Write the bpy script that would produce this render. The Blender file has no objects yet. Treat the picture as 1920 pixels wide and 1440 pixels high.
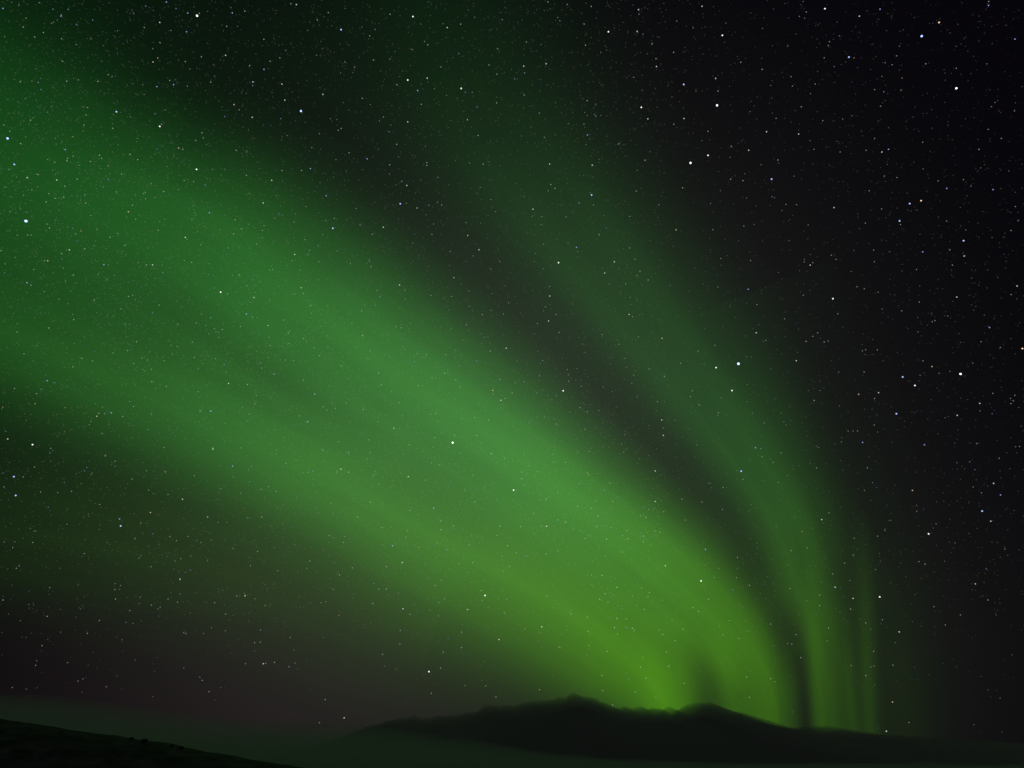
import bpy, math, random
from mathutils import Vector, noise

C = bpy.context.scene
# ------------------------------------------------------------------ camera
PITCH = math.radians(33.0)
FPX = 1066.0                                   # focal length in pixels of a 1920 x 1440 frame
EYE = Vector((0.0, 0.0, 1.7))
cam_data = bpy.data.cameras.new("camera")
cam = bpy.data.objects.new("camera", cam_data)
C.collection.objects.link(cam)
cam.location = EYE
cam.rotation_euler = (math.pi / 2 + PITCH, 0, 0)
cam_data.sensor_width = 36.0
cam_data.lens = 36.0 * FPX / 1920.0
cam_data.clip_start = 0.1
cam_data.clip_end = 2.0e7
C.camera = cam

# ------------------------------------------------------------------ world: the sun is far below the horizon
world = bpy.data.worlds.new("World")
C.world = world
world.use_nodes = True
wn = world.node_tree
sky_tex = wn.nodes.new("ShaderNodeTexSky")
sky_tex.sky_type = 'NISHITA'
sky_tex.sun_disc = False
sky_tex.sun_elevation = math.radians(-18)
sky_tex.sun_rotation = math.radians(160)
wn.links.new(sky_tex.outputs[0], wn.nodes["Background"].inputs[0])
wn.nodes["Background"].inputs[1].default_value = 0.05

C.view_settings.view_transform = 'Standard'
C.view_settings.look = 'None'
C.view_settings.exposure = 0.0
C.view_settings.gamma = 1.0
C.render.engine = 'CYCLES'
C.cycles.transparent_max_bounces = 96
C.cycles.max_bounces = 8
C.cycles.volume_bounces = 6
C.cycles.use_denoising = True

# ------------------------------------------------------------------ helpers
FWD = Vector((0, math.cos(PITCH), math.sin(PITCH)))
UPV = Vector((0, -math.sin(PITCH), math.cos(PITCH)))
RGT = Vector((1, 0, 0))

def ray(px, py):
    return (RGT * ((px - 960.0) / FPX) + UPV * ((720.0 - py) / FPX) + FWD).normalized()

def at_depth(px, py, y):
    """the point at ground distance y north of the camera"""
    d = ray(px, py)
    return EYE + d * (y / d.y)

EARTH = 6371000.0
def at_altitude(px, py, alt):
    """where the sight line meets the shell ALT metres above the round earth"""
    d = ray(px, py)
    r = EARTH + alt
    b = d.z * EARTH
    t = -b + math.sqrt(b * b + r * r - EARTH * EARTH)
    return d * t

def lerp(a, b, t):
    return a + (b - a) * t

def curve(pts, x):
    """smooth-stepped polyline through (x, y) pairs"""
    if x <= pts[0][0]: return pts[0][1]
    for (x0, y0), (x1, y1) in zip(pts, pts[1:]):
        if x <= x1:
            t = (x - x0) / (x1 - x0)
            t = lerp(t, t * t * (3 - 2 * t), 0.5)
            return lerp(y0, y1, t)
    return pts[-1][1]

def mesh_obj(name, verts, faces, material, smooth=True, uvs=None):
    me = bpy.data.meshes.new(name)
    me.from_pydata([tuple(v) for v in verts], [], faces)
    if uvs is not None:
        layer = me.uv_layers.new(name="UVMap")
        for lp in me.loops:
            layer.data[lp.index].uv = uvs[lp.vertex_index]
    me.materials.append(material)
    if smooth:
        me.polygons.foreach_set("use_smooth", [True] * len(me.polygons))
    me.update()
    o = bpy.data.objects.new(name, me)
    C.collection.objects.link(o)
    return o

def tag(o, label, cat=None, group=None, kind=None):
    o["label"] = label
    if cat: o["category"] = cat
    if group: o["group"] = group
    if kind: o["kind"] = kind
    return o

def new_mat(name):
    m = bpy.data.materials.new(name)
    m.use_nodes = True
    m.node_tree.nodes.clear()
    m.cycles.emission_sampling = 'NONE'
    return m, m.node_tree.nodes, m.node_tree.links

def math_node(N, L, op, a, b=None, clamp=False):
    n = N.new("ShaderNodeMath"); n.operation = op; n.use_clamp = clamp
    for i, v in enumerate((a, b)):
        if v is None: continue
        if isinstance(v, (int, float)): n.inputs[i].default_value = v
        else: L.new(v, n.inputs[i])
    return n.outputs[0]

# ------------------------------------------------------------------ sky dome: faint natural night glow, plus an added fill lobe
def sky_material():
    m, N, L = new_mat("night_sky")
    out = N.new("ShaderNodeOutputMaterial")
    tc = N.new("ShaderNodeTexCoord")
    nrm = N.new("ShaderNodeVectorMath"); nrm.operation = 'NORMALIZE'
    L.new(tc.outputs["Object"], nrm.inputs[0])
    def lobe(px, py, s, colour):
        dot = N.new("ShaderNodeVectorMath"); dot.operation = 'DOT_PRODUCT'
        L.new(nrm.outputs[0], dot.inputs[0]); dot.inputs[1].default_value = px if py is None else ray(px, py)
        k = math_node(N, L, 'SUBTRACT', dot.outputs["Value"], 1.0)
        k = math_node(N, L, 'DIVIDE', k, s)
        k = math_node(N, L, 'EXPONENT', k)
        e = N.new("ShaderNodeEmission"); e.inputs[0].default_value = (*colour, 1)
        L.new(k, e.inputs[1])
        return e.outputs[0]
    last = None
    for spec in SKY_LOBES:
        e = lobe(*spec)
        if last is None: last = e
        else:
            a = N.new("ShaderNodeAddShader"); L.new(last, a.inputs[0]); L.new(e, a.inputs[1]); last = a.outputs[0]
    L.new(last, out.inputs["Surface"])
    return m

SKY_LOBES = [
    (980, 820, 0.108, (0.0198, 0.0212, 0.0180)),
    (560, 1240, 0.060, (0.0115, 0.0085, 0.0078)),
    (1640, 1240, 0.030, (0.0040, 0.0042, 0.0034)),
    (Vector((0.25, -0.93, 0.30)).normalized(), None, 0.16, (0.105, 0.100, 0.100)),     # added neutral fill glow, unseen behind the camera, brightens fog and terrain
    (960, 400, 8.0, (0.0010, 0.0005, 0.0019)),
]
def dome():
    R = 6.0e6
    verts, faces = [], []
    nu, nv = 64, 32
    for j in range(nv + 1):
        el = math.pi * (j / nv - 0.5)
        for i in range(nu):
            az = 2 * math.pi * i / nu
            verts.append((R * math.cos(el) * math.cos(az), R * math.cos(el) * math.sin(az), R * math.sin(el)))
    for j in range(nv):
        for i in range(nu):
            a, b = j * nu + i, j * nu + (i + 1) % nu
            faces.append((a, a + nu, b + nu, b))
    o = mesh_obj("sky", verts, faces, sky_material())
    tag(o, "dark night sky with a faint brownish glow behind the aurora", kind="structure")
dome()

# ------------------------------------------------------------------ ground, hillside, mountains
def ground_material(name, base, alt, scale):
    m, N, L = new_mat(name)
    out = N.new("ShaderNodeOutputMaterial")
    bs = N.new("ShaderNodeBsdfPrincipled"); bs.inputs["Roughness"].default_value = 0.9
    bs.inputs["Specular IOR Level"].default_value = 0.15
    tc = N.new("ShaderNodeTexCoord")
    nz = N.new("ShaderNodeTexNoise"); nz.inputs["Scale"].default_value = scale; nz.inputs["Detail"].default_value = 8
    nz.inputs["Roughness"].default_value = 0.65
    L.new(tc.outputs["Object"], nz.inputs["Vector"])
    rp = N.new("ShaderNodeValToRGB")
    rp.color_ramp.elements[0].position = 0.42; rp.color_ramp.elements[0].color = (*base, 1)
    rp.color_ramp.elements[1].position = 0.62; rp.color_ramp.elements[1].color = (*alt, 1)
    L.new(nz.outputs["Fac"], rp.inputs[0])
    L.new(rp.outputs[0], bs.inputs["Base Color"])
    L.new(bs.outputs[0], out.inputs["Surface"])
    return m

PLAIN = -80.0
def make_ground():
    verts, faces = [(0, 0, 0)], []
    rings = [8, 14, 20, 30, 50, 80, 120, 180, 260, 360, 500, 700, 900, 1300, 2000, 5000, 12000, 30000, 90000]
    n = 48
    for r in rings:
        for i in range(n):
            a = 2 * math.pi * i / n
            t = min(1, max(0, (r - 10) / 890)); t = t * t * (3 - 2 * t)
            verts.append((r * math.cos(a), r * math.sin(a), PLAIN * t))
    for i in range(n):
        faces.append((0, 1 + i, 1 + (i + 1) % n))
    for k in range(len(rings) - 1):
        for i in range(n):
            a, b = 1 + k * n + i, 1 + k * n + (i + 1) % n
            faces.append((a, a + n, b + n, b))
    o = mesh_obj("ground", verts, faces, ground_material("tundra", (0.03, 0.033, 0.035), (0.06, 0.062, 0.066), 0.05))
    tag(o, "dark open ground running out to the foot of the mountains", kind="structure")
make_ground()

HILL_Y = 230.0
HILL_CREST = [(-700, 1262), (-300, 1312), (-100, 1336), (0, 1351), (60, 1359), (120, 1366), (200, 1378), (260, 1387), (300, 1390),
              (330, 1399), (400, 1411), (480, 1424), (560, 1437), (700, 1462), (900, 1500)]
def hill_height(x, y):
    px = 960 + FPX * x / (HILL_Y * math.cos(PITCH) + 6 * math.sin(PITCH))
    z = at_depth(px, curve(HILL_CREST, px), HILL_Y).z
    k = max(0.0, 1 - abs(y - HILL_Y) / 150.0)
    k = k * k * (3 - 2 * k)
    n = noise.fractal(Vector((x * 0.11, y * 0.11, 0)), 0.9, 2.0, 5) * 0.34 + noise.noise(Vector((x * .03, y * .03, 4))) * 0.5
    return (max(z, -40) + 40) * k - 40.0 + n * (0.4 + 0.6 * k)

def make_hillside():
    verts, faces = [], []
    nx, ny = 230, 60
    for j in range(ny + 1):
        y = 90 + 280 * j / ny
        for i in range(nx + 1):
            x = -420 + 440 * i / nx
            verts.append((x, y, hill_height(x, y)))
    for j in range(ny):
        for i in range(nx):
            a = j * (nx + 1) + i
            faces.append((a, a + 1, a + nx + 2, a + nx + 1))
    o = mesh_obj("hillside", verts, faces, ground_material("hillside_heath", (0.035, 0.037, 0.042), (0.11, 0.11, 0.12), 0.16))
    tag(o, "near black stony hillside sloping down from the left edge", kind="structure")
make_hillside()

def make_rock(seed, px, size, label):
    rnd = random.Random(seed)
    x = (px - 960) / FPX * (HILL_Y * math.cos(PITCH))
    y = HILL_Y - 3 - rnd.random() * 4
    bpy_verts, faces = [], []
    nu, nv = 14, 8
    off = Vector((seed * 7.3, 0, 0))
    for j in range(nv + 1):
        el = math.pi * (j / nv - 0.5)
        for i in range(nu):
            az = 2 * math.pi * i / nu
            d = Vector((math.cos(el) * math.cos(az), math.cos(el) * math.sin(az), math.sin(el)))
            r = 1 + 0.45 * noise.noise(d * 1.3 + off) + 0.2 * noise.noise(d * 3 + off)
            v = Vector((d.x * 1.25, d.y, d.z * 0.72)) * r * size
            bpy_verts.append(v)
    for j in range(nv):
        for i in range(nu):
            a, b = j * nu + i, j * nu + (i + 1) % nu
            faces.append((a, b, b + nu, a + nu))
    o = mesh_obj("rock", bpy_verts, faces, ROCK_MAT, smooth=False)
    o.location = (x, y, hill_height(x, y) + size * 0.25)
    tag(o, label, "rock", "rocks on the hillside crest")
ROCK_MAT = ground_material("dark_rock", (0.012, 0.012, 0.012), (0.03, 0.03, 0.03), 0.8)
make_rock(1, 249, 0.75, "black boulder on the hillside crest, leftmost of the rocks")
make_rock(2, 284, 0.95, "largest black boulder on the crest of the dark hillside")
make_rock(3, 330, 0.55, "smallest black rock on the hillside crest, right of the largest boulder")
make_rock(4, 348, 0.80, "rightmost black boulder, low on the crest of the dark hillside")

MOUNT_Y = 6000.0
def make_mountain(name, crest, y0, half, matl, label, seed, drop):
    """a real ridge: crest line in height over the plain, slopes both ways, rough relief"""
    verts, faces = [], []
    x0 = at_depth(crest[0][0], 1400, y0).x; x1 = at_depth(crest[-1][0], 1400, y0).x
    nx, ny = 360, 40
    for j in range(ny + 1):
        t = -1 + 2 * j / ny
        for i in range(nx + 1):
            px = crest[0][0] + (crest[-1][0] - crest[0][0]) * i / nx
            p = at_depth(px, curve(crest, px) + drop, y0)
            k = (1 - abs(t)) ** 1.15
            n = noise.fractal(Vector((p.x * 0.0022, t * 3 + seed, seed)), 0.9, 2.1, 6)
            z = PLAIN - 6 + (p.z - PLAIN) * k + n * 26 * min(1, 4 * k) * (1 if abs(t) > .02 else .35)
            verts.append((p.x, y0 + t * half + n * 60 * abs(t), z))
    for j in range(ny):
        for i in range(nx):
            a = j * (nx + 1) + i
            faces.append((a, a + 1, a + nx + 2, a + nx + 1))
    o = mesh_obj(name, verts, faces, matl)
    tag(o, label, kind="structure")
MOUNT_MAT = ground_material("mountain_rock", (0.035, 0.036, 0.038), (0.075, 0.075, 0.08), 0.004)
MOUNT_CREST = [(420, 1424), (560, 1412), (620, 1398), (660, 1382), (680, 1371), (697, 1363), (717, 1355), (742, 1349), (780, 1347), (830, 1345), (870, 1340),
               (895, 1334), (904, 1326), (920, 1323), (942, 1326), (960, 1325), (985, 1317), (1010, 1315), (1047, 1311), (1067, 1306), (1085, 1304), (1100, 1306),
               (1115, 1312), (1130, 1319), (1147, 1326), (1165, 1327), (1185, 1329), (1210, 1330), (1230, 1330), (1245, 1329), (1254, 1326), (1261, 1331), (1270, 1334),
               (1280, 1328), (1290, 1322), (1310, 1321), (1325, 1318), (1337, 1320), (1350, 1326), (1360, 1332), (1370, 1339), (1385, 1340), (1400, 1344), (1410, 1351),
               (1422, 1356), (1440, 1359), (1455, 1363), (1477, 1367), (1510, 1366), (1535, 1363), (1547, 1365), (1565, 1370), (1580, 1371), (1590, 1376), (1615, 1378),
               (1640, 1379), (1700, 1384), (1800, 1390), (1950, 1398), (2150, 1408)]
make_mountain("mountain", MOUNT_CREST, MOUNT_Y, 2200.0, MOUNT_MAT, "dark mountain ridge with one rounded peak under the brightest aurora", 3.0, 23)

# ------------------------------------------------------------------ low cloud (real volumes of even density, lit by the aurora)
def cloud_material(name, density, colour):
    m, N, L = new_mat(name)
    out = N.new("ShaderNodeOutputMaterial")
    v = N.new("ShaderNodeVolumePrincipled")
    v.inputs["Color"].default_value = (*colour, 1)
    v.inputs["Density"].default_value = density
    v.inputs["Anisotropy"].default_value = 0.2
    L.new(v.outputs[0], out.inputs["Volume"])
    return m

def make_cloud(name, top, y0, half, matl, label, seed, rough, power=1.0, bump_scale=0.006):
    """closed bank of cloud with a lumpy crest, thinning towards its top"""
    verts, faces = [], []
    nx, ny = 300, 24
    for j in range(ny + 1):
        t = -1 + 2 * j / ny
        for i in range(nx + 1):
            px = top[0][0] + (top[-1][0] - top[0][0]) * i / nx
            p = at_depth(px, curve(top, px), y0)
            k = (1 - abs(t)) ** power
            n = noise.fractal(Vector((p.x * bump_scale, t * 2.5, seed)), 0.7, 2.0, 4)
            end = min(1.0, 8 * min(i, nx - i) / nx)
            verts.append((p.x, y0 + t * half, max(PLAIN + 2.0, PLAIN + (p.z - PLAIN + rough * n) * k * end)))
    nrow = nx + 1
    base = len(verts)
    for j in range(ny + 1):
        for i in range(nrow):
            v = verts[j * nrow + i]
            verts.append((v[0], v[1], PLAIN + 1.0))
    for j in range(ny):
        for i in range(nx):
            a = j * nrow + i
            faces.append((a, a + 1, a + nrow + 1, a + nrow))
            b = base + a
            faces.append((b, b + nrow, b + nrow + 1, b + 1))
    for i in range(nx):
        faces.append((i, base + i, base + i + 1, i + 1))
        a = ny * nrow + i
        faces.append((a, a + 1, base + a + 1, base + a))
    for j in range(ny):
        a = j * nrow
        faces.append((a, a + nrow, base + a + nrow, base + a))
        a = j * nrow + nx
        faces.append((a, base + a, base + a + nrow, a + nrow))
    o = mesh_obj(name, verts, faces, matl)
    tag(o, label, kind="stuff")

RIDGE_CLOUD = [(px, py - 3) for px, py in MOUNT_CREST]
make_cloud("ridge_cloud", RIDGE_CLOUD, MOUNT_Y - 100, 2600.0, cloud_material("ridge_mist", 0.0034, (0.62, 0.50, 0.68)),
           "soft dark mist clinging to the mountain ridge", 1.0, 26.0, 1.0, 0.010)
VALLEY_TOP = [(-700, 1270), (-300, 1282), (-100, 1290), (0, 1298), (100, 1303), (200, 1315), (320, 1332), (420, 1345), (520, 1352), (600, 1353), (680, 1356), (760, 1366),
              (860, 1382), (940, 1396), (1050, 1412), (1200, 1424), (1400, 1430), (1600, 1430), (1720, 1430), (1850, 1432), (1980, 1434), (2200, 1436), (2600, 1440)]
make_cloud("valley_fog", VALLEY_TOP, 3000.0, 1700.0, cloud_material("valley_fog", 0.0012, (0.80, 0.86, 0.86)),
           "thin greenish fog bank lying low along the horizon", 8.0, 8.0, 1.0, 0.004)

# ------------------------------------------------------------------ aurora: closed bodies of glowing gas 105 km up
ALT = 105000.0
def aurora_material(name, colours, streaks, noise_amt):
    m, N, L = new_mat(name)
    out = N.new("ShaderNodeOutputMaterial")
    uv = N.new("ShaderNodeUVMap"); uv.uv_map = "UVMap"
    sep = N.new("ShaderNodeSeparateXYZ"); L.new(uv.outputs[0], sep.inputs[0])
    rp = N.new("ShaderNodeValToRGB")
    el = rp.color_ramp.elements
    rp.color_ramp.interpolation = 'B_SPLINE'
    n = len(colours)
    el[0].position = 0; el[0].color = (*colours[0], 1)
    el[1].position = 1; el[1].color = (*colours[-1], 1)
    for i in range(1, n - 1):
        e = el.new(i / (n - 1)); e.color = (*colours[i], 1)
    L.new(sep.outputs["X"], rp.inputs[0])
    # bell-shaped brightness across the band, nothing at its edges
    v = math_node(N, L, 'MULTIPLY_ADD', sep.outputs["Y"], 2.0); v.node.inputs[2].default_value = -1.0
    wv = N.new("ShaderNodeTexNoise"); wv.inputs["Scale"].default_value = 1.0; wv.inputs["Detail"].default_value = 2.0
    wm = N.new("ShaderNodeMapping"); wm.inputs["Scale"].default_value = (streaks[0] * 1.6, 0.7, 1)
    wm.inputs["Location"].default_value = (n * 2.3, len(name) + colours[0][1] * 50, 0)
    L.new(uv.outputs[0], wm.inputs["Vector"]); L.new(wm.outputs[0], wv.inputs["Vector"])
    w = math_node(N, L, 'MULTIPLY_ADD', wv.outputs["Fac"], 0.16); w.node.inputs[2].default_value = -0.08
    q = math_node(N, L, 'MULTIPLY', v, v)
    q = math_node(N, L, 'SUBTRACT', 1.0, q)
    w = math_node(N, L, 'MULTIPLY', w, q)
    v = math_node(N, L, 'ADD', v, w)
    g = math_node(N, L, 'MULTIPLY', v, v)
    g = math_node(N, L, 'MULTIPLY', g, -4.5)
    g = math_node(N, L, 'EXPONENT', g)
    g = math_node(N, L, 'SUBTRACT', g, math.exp(-4.5), clamp=True)
    # gentle unevenness drawn out along the band
    mp = N.new("ShaderNodeMapping"); mp.inputs["Scale"].default_value = (streaks[0] * .8, streaks[1] * 3.2, 1)
    mp.inputs["Location"].default_value = (len(name) * 1.7, n * 3.1, 0)
    L.new(uv.outputs[0], mp.inputs["Vector"])
    nz = N.new("ShaderNodeTexNoise"); nz.inputs["Scale"].default_value = 1.0; nz.inputs["Detail"].default_value = 3.0
    L.new(mp.outputs[0], nz.inputs["Vector"])
    k = math_node(N, L, 'MULTIPLY_ADD', nz.outputs["Fac"], 4.4 * noise_amt); k.node.inputs[2].default_value = 1 - 2.2 * noise_amt
    g = math_node(N, L, 'MULTIPLY', g, k)
    g = math_node(N, L, 'MULTIPLY', g, 0.5)        # half on each of the two skins
    e = N.new("ShaderNodeEmission"); L.new(rp.outputs[0], e.inputs[0]); L.new(g, e.inputs[1])
    tr = N.new("ShaderNodeBsdfTransparent")
    ad = N.new("ShaderNodeAddShader"); L.new(e.outputs[0], ad.inputs[0]); L.new(tr.outputs[0], ad.inputs[1])
    L.new(ad.outputs[0], out.inputs["Surface"])
    return m

def catmull(pts, m):
    """resample rows of numbers with a Catmull-Rom spline, evenly over the control index"""
    res = []
    n = len(pts)
    for k in range(m + 1):
        s = k / m * (n - 1)
        i = min(int(s), n - 2); t = s - i
        p0, p1, p2, p3 = pts[max(i - 1, 0)], pts[i], pts[i + 1], pts[min(i + 2, n - 1)]
        res.append([0.5 * (2 * b + (c - a) * t + (2 * a - 5 * b + 4 * c - d) * t * t + (3 * b - a - 3 * c + d) * t ** 3)
                    for a, b, c, d in zip(p0, p1, p2, p3)])
    return res

HUE_HIGH = (0.165, 1.0, 0.125)
HUE_LOW = (0.255, 1.0, 0.004)
def hue(py):
    """oxygen green, losing its blue through the thick air near the horizon"""
    t = min(1, max(0, (py - 760) / 500)); t = t * t * (3 - 2 * t)
    s = min(1, max(0, py / 700))
    c = [lerp(a, b, t) for a, b in zip(HUE_HIGH, HUE_LOW)]
    c[0] *= lerp(0.45, 1, s)
    return c

def aurora(name, rows, label, cat, group, streaks=(3, 5), amt=0.10, alt=ALT):
    """rows: x, y of the axis, 1-sigma width on its upper and lower side, brightness"""
    m = 12 * (len(rows) - 1)
    sp = catmull([r[:4] for r in rows], m)
    nv = 28
    verts, faces, uvs = [], [], []
    for skin in (0, 1):
        for k, (x, y, su, sd) in enumerate(sp):
            a, b = sp[max(k - 1, 0)], sp[min(k + 1, m)]
            tx, ty = b[0] - a[0], b[1] - a[1]
            l = math.hypot(tx, ty); nx, ny = ty / l, -tx / l
            for q in range(nv + 1):
                v = -1 + 2 * q / nv
                w = 3.0 * (su if v > 0 else sd) * v
                h = 6000.0 * (1 - v * v) + 60.0
                verts.append(at_altitude(x + nx * w, y + ny * w, alt + (h if skin else -h)))
                uvs.append((k / m, (v + 1) / 2))
    row = nv + 1
    half = (m + 1) * row
    for k in range(m):
        for q in range(nv):
            a = k * row + q
            faces.append((a, a + 1, a + row + 1, a + row))
            faces.append((half + a, half + a + row, half + a + row + 1, half + a + 1))
        for q, flip in ((0, 0), (nv, 1)):
            a = k * row + q
            f = (a, a + row, half + a + row, half + a)
            faces.append(f[::-1] if flip else f)
    for k, flip in ((0, 1), (m, 0)):
        for q in range(nv):
            a = k * row + q
            f = (a, a + 1, half + a + 1, half + a)
            faces.append(f[::-1] if flip else f)
    cols = []
    for r in rows:
        h = hue(r[1]); cols.append([r[4] * c for c in h])
    o = mesh_obj(name, verts, faces, aurora_material(name + "_glow", cols, streaks, amt), uvs=uvs)
    tag(o, label, cat, group)
    return o

BANDS = "aurora bands fanning out of the horizon"
# the bright upper band, sharp against the dark lane
aurora("aurora_band", [
    (-260, 60, 135, 110, .014), (-100, 150, 130, 110, .021), (30, 250, 122, 110, .028), (170, 335, 104, 105, .048), (310, 405, 100, 100, .076), (440, 475, 100, 98, .106),
    (590, 575, 98, 96, .130), (740, 685, 94, 94, .157), (900, 795, 84, 92, .168), (1050, 900, 70, 90, .178), (1180, 1000, 62, 85, .182),
    (1290, 1095, 58, 78, .175), (1380, 1185, 44, 60, .148), (1434, 1270, 27, 42, .105), (1452, 1350, 20, 36, .085), (1458, 1420, 16, 30, .07)],
    "brightest long green aurora band, sharp edged beside the dark lane", "aurora", BANDS, (5, 3), 0.12)
# the bright lower band
aurora("aurora_band", [
    (-260, 540, 90, 90, .035), (-100, 590, 90, 90, .045), (30, 640, 90, 85, .055), (170, 700, 90, 80, .065), (320, 765, 85, 75, .085), (480, 845, 80, 70, .115),
    (640, 920, 76, 72, .125), (790, 1005, 74, 76, .13), (930, 1080, 72, 76, .14), (1060, 1160, 66, 70, .15), (1160, 1230, 56, 60, .155), (1225, 1290, 44, 50, .155), (1262, 1350, 30, 40, .12), (1280, 1420, 26, 36, .10)],
    "lower green aurora band that runs down to the ridge beside the peak", "aurora", BANDS, (4, 3), 0.10)
# the softer light between the two
aurora("aurora_veil", [
    (-260, 330, 130, 130, .026), (-60, 400, 130, 130, .032), (160, 510, 125, 125, .040), (380, 640, 115, 115, .050), (600, 770, 105, 105, .052), (800, 870, 95, 95, .050), (980, 970, 85, 90, .055),
    (1120, 1070, 78, 85, .055), (1230, 1160, 66, 75, .055), (1310, 1240, 46, 60, .050), (1350, 1320, 30, 40, .04), (1365, 1410, 24, 30, .03)],
    "soft green veil between the two brightest aurora bands", "aurora", BANDS, (5, 4), 0.18)
# faint skirt below the lower band
aurora("aurora_veil", [
    (-260, 740, 100, 130, .004), (0, 800, 100, 130, .007), (220, 880, 100, 130, .010), (440, 970, 95, 130, .017), (640, 1060, 90, 120, .028), (820, 1140, 85, 105, .034), (960, 1210, 80, 85, .028), (1080, 1280, 70, 65, .03), (1150, 1340, 60, 50, .025), (1200, 1410, 60, 50, .02)],
    "faint olive veil below the lower aurora band at left", "aurora", BANDS, (3, 3), 0.15)
# the right-hand band beyond the dark lane
aurora("aurora_band", [
    (740, -170, 160, 130, .007), (785, -40, 155, 130, .008), (840, 90, 150, 125, .0105), (900, 215, 140, 112, .0155), (970, 335, 124, 92, .025), (1055, 455, 110, 74, .039),
    (1155, 575, 100, 68, .044), (1255, 690, 90, 62, .050), (1345, 800, 78, 55, .060), (1420, 905, 66, 47, .070), (1472, 1005, 56, 40, .076), (1506, 1105, 46, 36, .070), (1535, 1200, 40, 26, .050), (1552, 1300, 38, 20, .034), (1560, 1420, 38, 20, .028)],
    "dimmer green aurora band right of the dark lane, curving down to the horizon", "aurora", BANDS, (5, 3), 0.15)
# dim glow in the upper left corner
aurora("aurora_veil", [
    (-300, 250, 170, 170, .012), (-120, 260, 170, 160, .014), (40, 270, 160, 130, .012), (180, 300, 140, 110, .008), (320, 330, 110, 100, .002)],
    "deep green glow at the left edge above the bright bands", "aurora", BANDS, (2, 2), 0.15)

aurora("aurora_veil", [
    (-500, 60, 330, 330, .008), (-100, 180, 340, 330, .011), (300, 330, 330, 330, .010), (700, 520, 280, 320, .006), (1050, 760, 220, 300, .004), (1300, 1000, 150, 240, .003), (1460, 1250, 90, 160, .002)],
    "very faint wide green haze behind all the bands, reaching the top left corner", "aurora", BANDS, (3, 3), 0.2)
aurora("aurora_veil", [
    (-320, 930, 95, 95, .010), (0, 985, 95, 90, .015), (260, 1030, 95, 85, .018), (480, 1075, 90, 80, .014), (660, 1120, 80, 70, .008), (820, 1170, 70, 60, .004)],
    "lowest dull green veil above the brownish sky at lower left", "aurora", BANDS, (3, 3), 0.2)
aurora("aurora_veil", [
    (1380, 560, 90, 80, .003), (1470, 780, 90, 80, .004), (1560, 960, 80, 80, .006), (1620, 1120, 75, 75, .009), (1650, 1270, 70, 70, .010), (1660, 1420, 70, 70, .010)],
    "faint green veil fading into black sky right of the rightmost ray", "aurora", BANDS, (3, 2), 0.2)

RAYS = "upright aurora rays above the right end of the ridge"
def ray_column(x0, y0, x1, y1, s, b, label):
    rows = []
    for i, k in enumerate((0.0, .35, .7, .95, 1.0, .9, .8)):
        t = i / 6
        rows.append((lerp(x0, x1, t), lerp(y0, y1, t), s * (1.25 - .25 * t), s * (1.25 - .25 * t), b * k))
    aurora("aurora_ray", rows, label, "aurora ray", RAYS, (1, 2), 0.05)
ray_column(1518, 1060, 1542, 1420, 11, .050, "brightest upright aurora ray, just right of the dark lane above the ridge")
ray_column(1616, 960, 1634, 1420, 10, .024, "rightmost aurora ray, narrow and edged by black sky")
ray_column(1582, 1130, 1604, 1420, 8, .018, "dim aurora ray between the brightest ray and the rightmost one")
ray_column(1478, 1170, 1494, 1420, 12, .024, "thin faint aurora ray inside the foot of the dark lane")
ray_column(1400, 1140, 1436, 1420, 22, .030, "broad aurora ray on the left side of the dark lane's foot")
ray_column(1548, 1110, 1570, 1420, 8, .016, "slim aurora ray touching the brightest ray on its right side")
ray_column(1340, 1130, 1396, 1420, 18, .050, "soft aurora ray leaning over the right slope of the cloud lump by the notch")
ray_column(1262, 1160, 1316, 1420, 15, .036, "dim olive aurora ray over the left slope of the cloud lump by the notch")
ray_column(1215, 1150, 1258, 1420, 24, .055, "broad yellow-green aurora ray rising from the notch in the ridge")

# ------------------------------------------------------------------ stars
T = {}
T[0, 0] = """22 63 2b 297 20 1b 398 69 1b 512 70 1b 573 183 1b 175 203 1 326 244 1 459 115 1 695 150 1b 1093 46 1b 1248 15 2b 1002 101 1b 1320 64 1b 1408 98 2b 1478 118 4 1495 100 1 1742 97 2b 1836 84 1 1198 168 2 1399 238 2b 1700 197 1 1200 320 1 1692 415 2 1872 492 1 1148 465 2o 1183 435 1 1510 426 1 1897 615 2 1895 642 1b 1302 635 2b 1176 650 2b 735 610 1 812 560 1o 152 613 1 287 619 1b 308 671 1b 500 609 1 657 806 1o 873 838 3b 846 962 1 630 938 1o 645 862 1o 1198 948 3 1755 784 2o 1685 874 1b 1892 880 2 1515 996 1 1468 1053 1 1340 1110 2o 1474 1270 3 57 1038 4b 489 1122 2b 107 1233 3b 502 1206 1 746 1164 1 976 1159 1 1032 1197 1 411 1217 1o 812 1244 1o 812 1346 1b 204 1332 2 426 1350 2 286 1308 1 1538 1387 1b 1228 1436 1"""
T[1, 0] = """303 34 2 262 28 1 459 149 1 638 222 3b 1005 107 1 1177 124 3 1434 207 2 1535 181 1 1846 146 1b 59 295 1 60 520 2b 195 631 2 105 459 1 740 504 1o 1138 600 3 1284 586 2 1213 679 2b 1057 636 1 1539 663 3 1521 401 1b 1811 365 1o 502 708 2 216 751 2 337 833 4b 185 890 1b 956 877 1o 1138 914 2 1586 898 2b 1804 771 1 1240 782 1 1658 802 1b 1055 1082 1 834 1191 2b 408 1264 2b 1665 1016 1 1003 1236 1 1281 1219 1 1281 1240 1 1131 1391 2 1364 1330 1b 118 1352 2 196 1279 1 342 1278 1 1704 1231 1 639 963 1 1289 336 1 853 269 1 797 737 1"""
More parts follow.
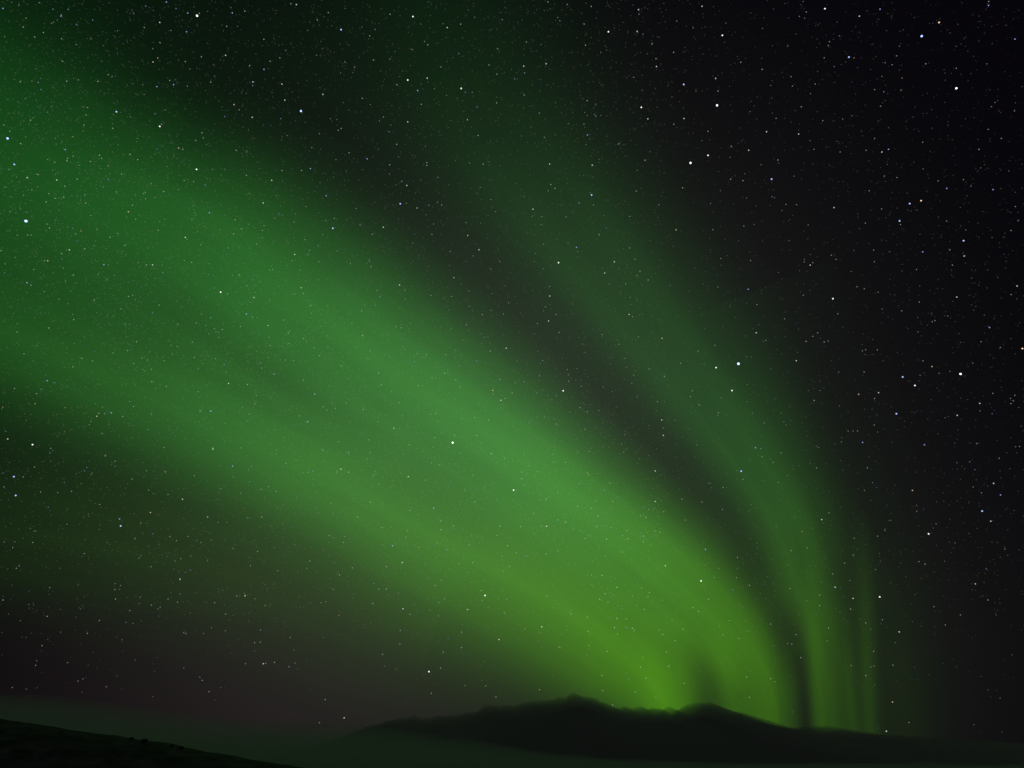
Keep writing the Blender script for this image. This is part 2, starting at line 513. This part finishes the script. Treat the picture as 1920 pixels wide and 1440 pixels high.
T[2, 0] = """949 72 2 594 48 1 723 238 3 939 236 2 1425 47 2 1578 265 3 541 180 1 551 339 1 1052 327 1 1212 393 1 1080 440 1 88 496 2 256 478 2 20 591 1b 1084 499 2 1288 633 3b 1527 588 2 1716 467 1 1876 520 1 1545 683 1 564 755 1 970 805 3 1019 891 2 1538 790 4 1290 889 2 1470 985 1 1213 932 1 205 848 1b 566 1012 2b 800 1079 1 282 1230 2 602 1239 2 1339 1222 4 1470 1165 3 1775 1127 2 1640 1344 1 1645 1097 1 1909 988 2 999 1201 1 322 1412 1 291 1384 1 1279 1408 1 932 1433 1 1732 1355 1 243 1030 1"""
T[3, 0] = """427 65 3 287 90 1 274 136 1b 685 121 2 840 69 2b 1654 40 2b 1283 168 3o 1153 271 4b 1852 293 2b 147 346 1o 607 428 3b 422 433 1 497 499 1b 931 486 1 854 573 1o 1005 585 1o 1412 512 1 173 575 1 183 645 1 354 630 1 1413 662 4 1641 479 1b 20 641 1b 997 677 1 868 688 1 800 672 1 844 796 1 1703 768 1b 1676 800 1o 629 868 1b 61 888 1 411 905 1 230 1005 2 316 1055 1b 1651 970 1 1750 1038 1 904 1120 2b 854 1140 2 736 1127 1 541 1140 1 27 1343 3b 967 1331 1 1466 1347 1 1341 1413 2b 1523 1396 1b 1688 1422 2b 760 1431 1 1160 1066 1"""
T[0, 1] = """195 218 5b 201 152 1b 367 12 1 414 47 1 637 23 1 418 210 1b 545 272 1b 352 240 1 206 323 1 233 323 1 963 148 2o 1018 204 1 1570 156 2b 1440 206 1 1810 277 1 1752 315 1 1863 241 1b 1390 340 2 520 434 2 358 516 2o 333 517 1 779 544 2b 474 570 1o 935 400 1 1098 546 1 1144 547 2 549 623 1 202 680 2b 232 699 1 1655 751 3 1904 791 2 1895 659 1b 995 774 1 1194 848 1 1848 915 2b 1893 940 1 1510 916 1o 1334 991 1 1580 943 1 1544 1000 1b 1331 1160 1 848 1208 1 1003 1287 1 354 1415 2b 1458 1240 1 1136 1330 1 180 1213 1 1714 1436 2 128 1050 1"""
T[1, 1] = """54 82 2 527 28 2b 140 196 1o 576 272 3b 955 264 2 1082 88 3b 1208 120 2b 1296 100 1 1360 77 1 48 288 1 48 343 1b 290 468 2 368 357 1 271 516 1o 472 523 1 339 718 2o 103 812 1b 707 535 1 863 558 1 1588 326 2o 1672 433 2 1484 643 2b 1076 697 2 1312 775 1 1467 783 1 1116 735 1 1119 803 1o 895 850 1b 411 850 1 208 960 1 252 1044 1 720 984 1o 1894 831 1 1856 915 1 1697 919 1 1877 1171 2 856 1191 1 757 1167 1b 1188 1272 1b 129 1363 1b 44 1320 1 1320 1394 1 641 1306 1 60 252 1 1761 57 1 1575 230 1"""
T[2, 1] = """597 22 3b 612 98 1 157 129 2 225 184 1 404 188 1 884 182 1 1101 96 1 1489 87 1b 1231 283 2o 708 270 1b 655 321 1 1739 255 1 1816 243 1b 484 415 2b 349 530 3 768 523 2 695 608 2 938 626 1 1789 514 1 1772 729 2b 283 780 2 281 709 1 853 690 1 1566 498 1 250 861 1 878 918 2 331 918 1 274 967 2 190 986 1 1125 1097 2o 676 1070 1 1832 1056 2 1837 844 1 1543 712 1o 1698 1288 5b 1531 1317 3 1264 1284 1 1396 1193 1 1521 1150 1 230 1264 1 206 1379 1 424 1419 1 422 1371 1"""
T[3, 1] = """48 43 1b 135 93 1 214 95 1 495 117 2 1148 65 3o 1063 87 3b 852 127 1 987 217 3b 994 244 1 730 233 1 1856 109 1 1340 218 1 1823 289 1 1467 365 3b 1472 480 2 1160 449 2b 792 436 1 317 548 2 336 530 1 475 474 1 511 505 1 798 523 1 1114 581 1 1383 548 1 1868 705 2 1823 769 1 487 800 3 722 726 1 668 710 1 826 752 1o 1416 788 2 1135 826 1 856 877 1b 1003 891 1 523 913 1 1348 930 1b 1252 964 1 1232 972 1 1661 1016 2b 1598 1123 1 1125 1049 1b 372 1056 1 336 1082 1 124 951 1 732 1183 1 708 1191 1 820 1184 1 1908 1174 3o 212 1265 2 1230 1309 2o 1010 1387 3b 1444 1365 4 531 1349 1b 721 1349 1 1537 1283 1b 1162 1266 1"""
T[0, 2] = """275 73 1 1002 169 1 834 216 2b 726 242 2o 682 280 1o 920 244 1 1136 225 1o 1580 203 2b 1486 58 1 1912 148 1 1690 295 1b 1108 342 1b 42 355 1b 58 412 2 244 455 3 1597 488 2 864 578 1 864 617 1b 633 652 1b 1744 616 2b 104 695 3b 174 697 1 118 836 3b 1873 733 1b 1369 864 2 1260 828 1 1115 796 1 537 804 1 361 925 1b 747 903 1 897 1012 2b 905 1065 3b 1128 964 2o 503 1052 1o 1557 997 2b 1859 1004 1b 1145 1124 1b 1273 1143 1 1012 1158 1 95 1227 1 1043 1304 1o 1313 1328 1b 144 1364 1 1428 1395 1b 1879 1363 1 988 712 1 1323 1175 1 488 177 1o"""
T[1, 2] = """440 76 2b 387 282 2b 703 283 1b 803 191 1 594 183 1 1034 331 2o 1139 315 1b 1310 227 1o 1475 440 4 1339 400 1 1150 456 1 1530 22 1 1776 48 2o 1837 122 2 697 527 1b 1316 592 1b 1375 606 1b 637 638 2 605 667 1o 1142 695 2 921 751 1b 150 804 1 38 791 1 94 769 1 562 898 1o 1333 931 2b 1568 788 1b 1640 884 1 656 1189 1 548 1137 1 1024 1213 2b 1220 1225 1o 1097 1339 2 722 1379 1 403 1328 1 1624 1339 1 1900 1367 1 1546 260 1b 1745 271 1"""
T[2, 2] = """384 51 3 520 16 1 652 199 1 564 208 1 1123 269 2 1135 385 2 1650 49 3 1338 95 1 1408 161 1 1543 233 1o 1549 215 1 1386 458 1b 1826 478 2b 1877 546 1 1719 654 3b 1732 714 1 495 507 1b 838 512 1b 1074 652 2 1584 776 1 735 744 1 574 678 1o 500 747 1b 12 796 3 1074 881 2 493 917 1 1273 863 1 1578 940 1 344 1019 1 635 1068 1 860 1100 1 162 972 1 260 1067 2 984 1184 1 256 1274 1 1451 1240 2b 1150 1363 2 1692 1301 1 547 339 1 1091 132 1 402 587 1"""
T[3, 2] = """1102 11 3 829 65 2 680 77 2o 799 108 1 963 223 3b 1588 145 2 1590 201 1b 1818 108 1o 1822 147 1 1851 85 1 1419 235 2 119 283 1b 797 308 1 638 352 1b 671 352 1 709 438 2b 550 434 1b 378 476 1b 1173 456 2b 99 516 1 1565 447 1 1857 471 1b 1735 557 1 1417 590 1b 745 630 1 1552 642 1b 785 740 1b 1083 798 2o 1692 745 2 1539 772 1o 1601 816 1 1744 832 2b 1116 955 1o 1606 953 3b 1671 1029 2 403 1017 2 921 1023 1b 1261 1048 1o 1205 1124 3 876 1097 1 822 1141 1 174 1250 1 640 1284 1 574 1344 1 1636 1385 1b 1133 1332 1 39 588 1 364 629 1"""
T[0, 3] = """373 87 1 1350 24 2 1838 148 2 1776 150 1 973 259 1 945 347 1b 864 57 1b 1136 218 1 1332 195 1 1260 172 1 655 430 1 1378 424 1o 1394 431 1 1910 500 1 1517 782 1 1568 867 1 92 836 1o 586 788 1o 315 522 1 1610 200 1 1692 285 1"""
T[1, 3] = """883 57 1b 920 98 1 1717 146 3 1688 110 1 1102 245 2 1387 32 1o 1589 251 1 55 658 2 73 656 1 1297 717 3 1384 691 1 950 587 1 1822 476 2 1079 508 1 1082 408 1 519 927 1 661 1064 2 475 1100 1 1723 824 1o 1800 908 1 622 294 1o 257 460 1o 1862 276 1 488 201 1o 1404 572 1"""
T[2, 3] = """1418 37 3 1655 105 1b 262 152 1 223 381 2 859 385 1b 571 417 1 576 521 1o 720 195 1 1630 334 1o 1283 399 1 964 682 1 1173 679 1 674 746 1 1292 804 1 1780 910 1 755 968 1 680 858 1 924 870 1 206 853 1 713 565 1 1158 570 1 1475 173 1 1223 485 1"""
T[3, 3] = """504 84 2 838 157 3 638 168 2 984 419 2 148 506 1b 178 510 1 211 440 1 52 793 1o 20 770 1 796 675 1o 934 945 2o 888 1164 2 1555 59 2o 1244 229 1 1443 292 1 1330 367 1 164 93 1 387 221 1 387 142 1 858 328 1 792 565 1 1057 1099 1 246 612 1 1650 180 1 20 360 1"""
STARS = []
for (cx, cy), text in T.items():
    w = text.split()
    for i in range(0, len(w), 3):
        STARS.append((cx * 480 + int(w[i]) / 4, cy * 360 + int(w[i + 1]) / 4, int(w[i + 2][0]), w[i + 2][1:] or 'w'))

TINT = {'w': (1.0, 0.98, 0.95), 'b': (0.45, 0.58, 1.15), 'o': (1.0, 0.68, 0.42)}
SIZE = {5: 2.25, 4: 1.75, 3: 1.25, 2: 0.98, 1: 0.86}
GLOW = {5: 2.4, 4: 1.8, 3: 1.25, 2: .62, 1: 0.33}
STAR_R = 80000.0

def star_material(name, colour=None, strength=1.0):
    m, N, L = new_mat(name)
    out = N.new("ShaderNodeOutputMaterial")
    e = N.new("ShaderNodeEmission")
    if colour: e.inputs[0].default_value = (*colour, 1)
    else:
        at = N.new("ShaderNodeAttribute"); at.attribute_name = "star_light"
        L.new(at.outputs["Color"], e.inputs[0])
    e.inputs[1].default_value = strength * 0.5
    tr = N.new("ShaderNodeBsdfTransparent")
    ad = N.new("ShaderNodeAddShader"); L.new(e.outputs[0], ad.inputs[0]); L.new(tr.outputs[0], ad.inputs[1])
    L.new(ad.outputs[0], out.inputs["Surface"])
    return m

def ball(nu=10, nv=6):
    verts, faces = [(0, 0, -1)], []
    for j in range(1, nv):
        el = math.pi * (j / nv - .5)
        for i in range(nu):
            az = 2 * math.pi * i / nu
            verts.append((math.cos(el) * math.cos(az), math.cos(el) * math.sin(az), math.sin(el)))
    verts.append((0, 0, 1))
    top = len(verts) - 1
    for i in range(nu):
        faces.append((0, 1 + (i + 1) % nu, 1 + i))
        faces.append((top, top - nu + i, top - nu + (i + 1) % nu))
    for j in range(nv - 2):
        for i in range(nu):
            a, b = 1 + j * nu + i, 1 + j * nu + (i + 1) % nu
            faces.append((a, b, b + nu, a + nu))
    return verts, faces

def px_radius(px, py, r):
    """metres of r photo pixels at the star's place"""
    d = ray(px, py)
    return STAR_R * r / FPX * d.dot(FWD)

order = sorted(range(len(STARS)), key=lambda i: -STARS[i][2])
chosen = order[:300]
rest = order[300:]

ANCHORS = {   # nearest listed star to the point: (full label, short name used by its neighbours)
    (1384.5, 682): ("largest star, brilliant blue-white, right of the dimmer aurora band", "the largest blue-white star"),
    (48.7, 414.5): ("brilliant blue star near the left edge inside the green glow", "the brilliant blue star at left edge"),
    (848.7, 830): ("brightest white star within the bright green bands, near the centre", "the bright white star in mid aurora"),
    (564, 208): ("bright blue star in the dark gap left of the upper middle", "the blue star of the upper dark gap"),
    (369.5, 29.5): ("bright white star near the top edge, left of the middle", "the bright star at top left"),
    (14, 259.5): ("bright blue star at the very left edge, above the brilliant blue one", "the blue star at upper left edge"),
    (1344.5, 197.5): ("bright white star alone in the dark upper right quarter", "the lone white star at upper right"),
    (1294.7, 305.5): ("bright warm white star below the lone white one at upper right", "the warm star above the right band"),
    (1728, 67.7): ("bright blue-white star high in the black upper right corner", "the blue star of the right corner"),
    (1793, 165.5): ("brightest white star in the black sky near the upper right corner", "the brightest white corner star"),
    (1801, 701): ("bright white star in black sky halfway down the right side", "the bright star at mid right"),
    (1727, 376): ("bright orange-white star of a pair high on the right side", "the orange star of the right pair"),
    (1841, 958): ("bright blue star low in the black sky near the right edge", "the blue star at lower right"),
    (1741, 1001): ("bright white star low at right, below the dimmest sky", "the white star at lower right"),
    (1649.5, 1119): ("bright white star just right of the rightmost aurora ray", "the white star by the rightmost ray"),
    (1673.5, 1316): ("warm star low at right, above the end of the ridge", "the warm star above the ridge end"),
    (1389.7, 883.5): ("bright blue-white star inside the right-hand green band", "the blue star inside the right band"),
    (1056, 732.7): ("bright white star in the dark lane between the green bands", "the white star in the dark lane"),
    (1314.5, 1089): ("bright white star at the lower edge of the dark lane", "the white star low by the lane"),
    (909, 1116.5): ("bright white star in the lower green band above the mountain peak", "the white star above the peak"),
    (804, 1259): ("bright white star low in the brownish sky left of the peak", "the white star left of the peak"),
    (226, 986): ("bright blue star, lower of a close pair below the left bands", "the blue pair star at lower left"),
    (61, 833.7): ("bright white star near the left edge below the green bands", "the white star at lower left edge"),
    (413.7, 547.7): ("bright white star in the green band left of the middle", "the white star in the left band"),
    (624, 428): ("bright blue star on the upper edge of the brightest band", "the blue star on the band edge"),
    (1047, 492): ("bright white star in the faint upper part of the right band", "the white star in the upper right band"),
    (864.7, 165.7): ("bright white star in the faint green at upper middle", "the white star at upper middle"),
    (1109, 365.5): ("bright blue star on the dark side of the upper right band", "the blue star beside the right band"),
    (368.5, 317.5): ("bright white star in the dark green at left, above the bright band", "the white star above the left band"),
    (1561.7, 560): ("bright white star in black sky upper right of the largest one", "the white star in right black sky"),
}
names, labels = {}, {}
for (ax, ay), (full, short) in ANCHORS.items():
    i = min(chosen, key=lambda q: (STARS[q][0] - ax) ** 2 + (STARS[q][1] - ay) ** 2)
    names[i], labels[i] = short, full
SECTOR = ["right of", "below right of", "below", "below left of", "left of", "above left of", "above", "above right of"]
ORD = ["nearest", "second", "third", "fourth", "fifth", "sixth", "seventh", "eighth", "ninth", "tenth"]
ADJ = {3: "bright", 2: "mid-sized", 1: "small", 4: "very bright", 5: "brilliant"}
HUEW = {'w': "white", 'b': "bluish", 'o': "orange"}
cells = {}
for i in chosen:
    if i in labels: continue
    x, y, lv, h = STARS[i]
    a = min(names, key=lambda q: (STARS[q][0] - x) ** 2 + (STARS[q][1] - y) ** 2)
    ax, ay = STARS[a][:2]
    s = int(round(math.atan2(y - ay, x - ax) / (math.pi / 4))) % 8
    cells.setdefault((a, s, lv, h), []).append((math.hypot(x - ax, y - ay), i))
for (a, s, lv, h), lst in cells.items():
    lst.sort()
    for k, (_, i) in enumerate(lst):
        n = "" if len(lst) == 1 else ORD[k] + " "
        labels[i] = f"{n}{ADJ[lv]} {HUEW[h]} star {SECTOR[s]} {names[a]}"

def make_stars():
    bv, bf = ball()
    mats, meshes = {}, {}
    for lv in GLOW:
        for h in TINT:
            m = star_material(f"star_{HUEW[h]}", TINT[h], GLOW[lv])
            me = bpy.data.meshes.new("star")
            me.from_pydata(bv, [], bf)
            me.materials.append(m)
            me.update()
            meshes[lv, h] = me
    first = None
    for i in chosen:
        x, y, lv, h = STARS[i]
        o = bpy.data.objects.new("star", meshes[lv, h])
        C.collection.objects.link(o)
        o.location = ray(x, y) * STAR_R + EYE
        r = px_radius(x, y, SIZE[lv])
        o.scale = (r, r, r)
        tag(o, labels[i], "star", "stars one can pick out in the night sky")

def make_star_field():
    rnd = random.Random(11)
    pts = []
    for i in rest:
        x, y, lv, h = STARS[i]
        pts.append((x, y, SIZE[1] * 0.94, GLOW[1] * 0.95, TINT[h]))
    def mw(x, y):      # the Milky Way runs along the green bands
        d = (y - (330 + 0.62 * x)) / 260.0
        return math.exp(-d * d)
    n = 0
    while n < 6000:
        x, y = rnd.uniform(-350, 2270), rnd.uniform(-350, 1400)
        dens = 0.42 + 0.58 * mw(x, y)
        if y > 1150: dens *= max(0.12, 1 - (y - 1150) / 200)
        if x > 1250: dens *= 0.5
        if rnd.random() > dens: continue
        n += 1
        u = rnd.random() ** 3.6
        t = rnd.random()
        tint = TINT['b'] if t < .18 else TINT['o'] if t < .32 else TINT['w']
        pts.append((x, y, 0.62 + 0.34 * u, 0.05 + 0.27 * u, tint))
    n = 0
    while n < 38000:
        x, y = rnd.uniform(-350, 2270), rnd.uniform(-350, 1400)
        dens = 0.26 + 0.74 * mw(x, y) * (0.55 + 0.9 * noise.noise(Vector((x * .011, y * .011, 2))))
        if y > 1000: dens *= max(0.02, 1 - (y - 1000) / 220)
        if x > 1250: dens *= 0.4
        if rnd.random() > dens: continue
        n += 1
        pts.append((x, y, 0.62, 0.006 + 0.066 * rnd.random() ** 2.6, TINT['wwob'[rnd.randrange(4)]]))
    verts, faces, cols = [], [], []
    octa = [(1, 0, 0), (0, 1, 0), (-1, 0, 0), (0, -1, 0), (0, 0, 1), (0, 0, -1)]
    of = [(0, 1, 4), (1, 2, 4), (2, 3, 4), (3, 0, 4), (1, 0, 5), (2, 1, 5), (3, 2, 5), (0, 3, 5)]
    tet = [(1, 1, 1), (1, -1, -1), (-1, 1, -1), (-1, -1, 1)]
    tf = [(0, 1, 2), (0, 3, 1), (0, 2, 3), (1, 3, 2)]
    for x, y, r, g, tint in pts:
        if ray(x, y).z < 0.012: continue
        c = ray(x, y) * STAR_R + EYE
        rr = px_radius(x, y, r) * 1.2
        b = len(verts)
        sh, fs = (tet, tf) if r == 0.62 else (octa, of)
        for v in sh:
            verts.append(c + Vector(v) * rr); cols.append((tint[0] * g, tint[1] * g, tint[2] * g, 1))
        for f in fs: faces.append(tuple(b + q for q in f))
    o = mesh_obj("star_field", verts, faces, star_material("faint_stars"), smooth=False)
    at = o.data.color_attributes.new("star_light", 'FLOAT_COLOR', 'POINT')
    at.data.foreach_set("color", [q for c in cols for q in c])
    tag(o, "countless faint pinprick stars filling the whole night sky", kind="stuff")
make_stars()
make_star_field()
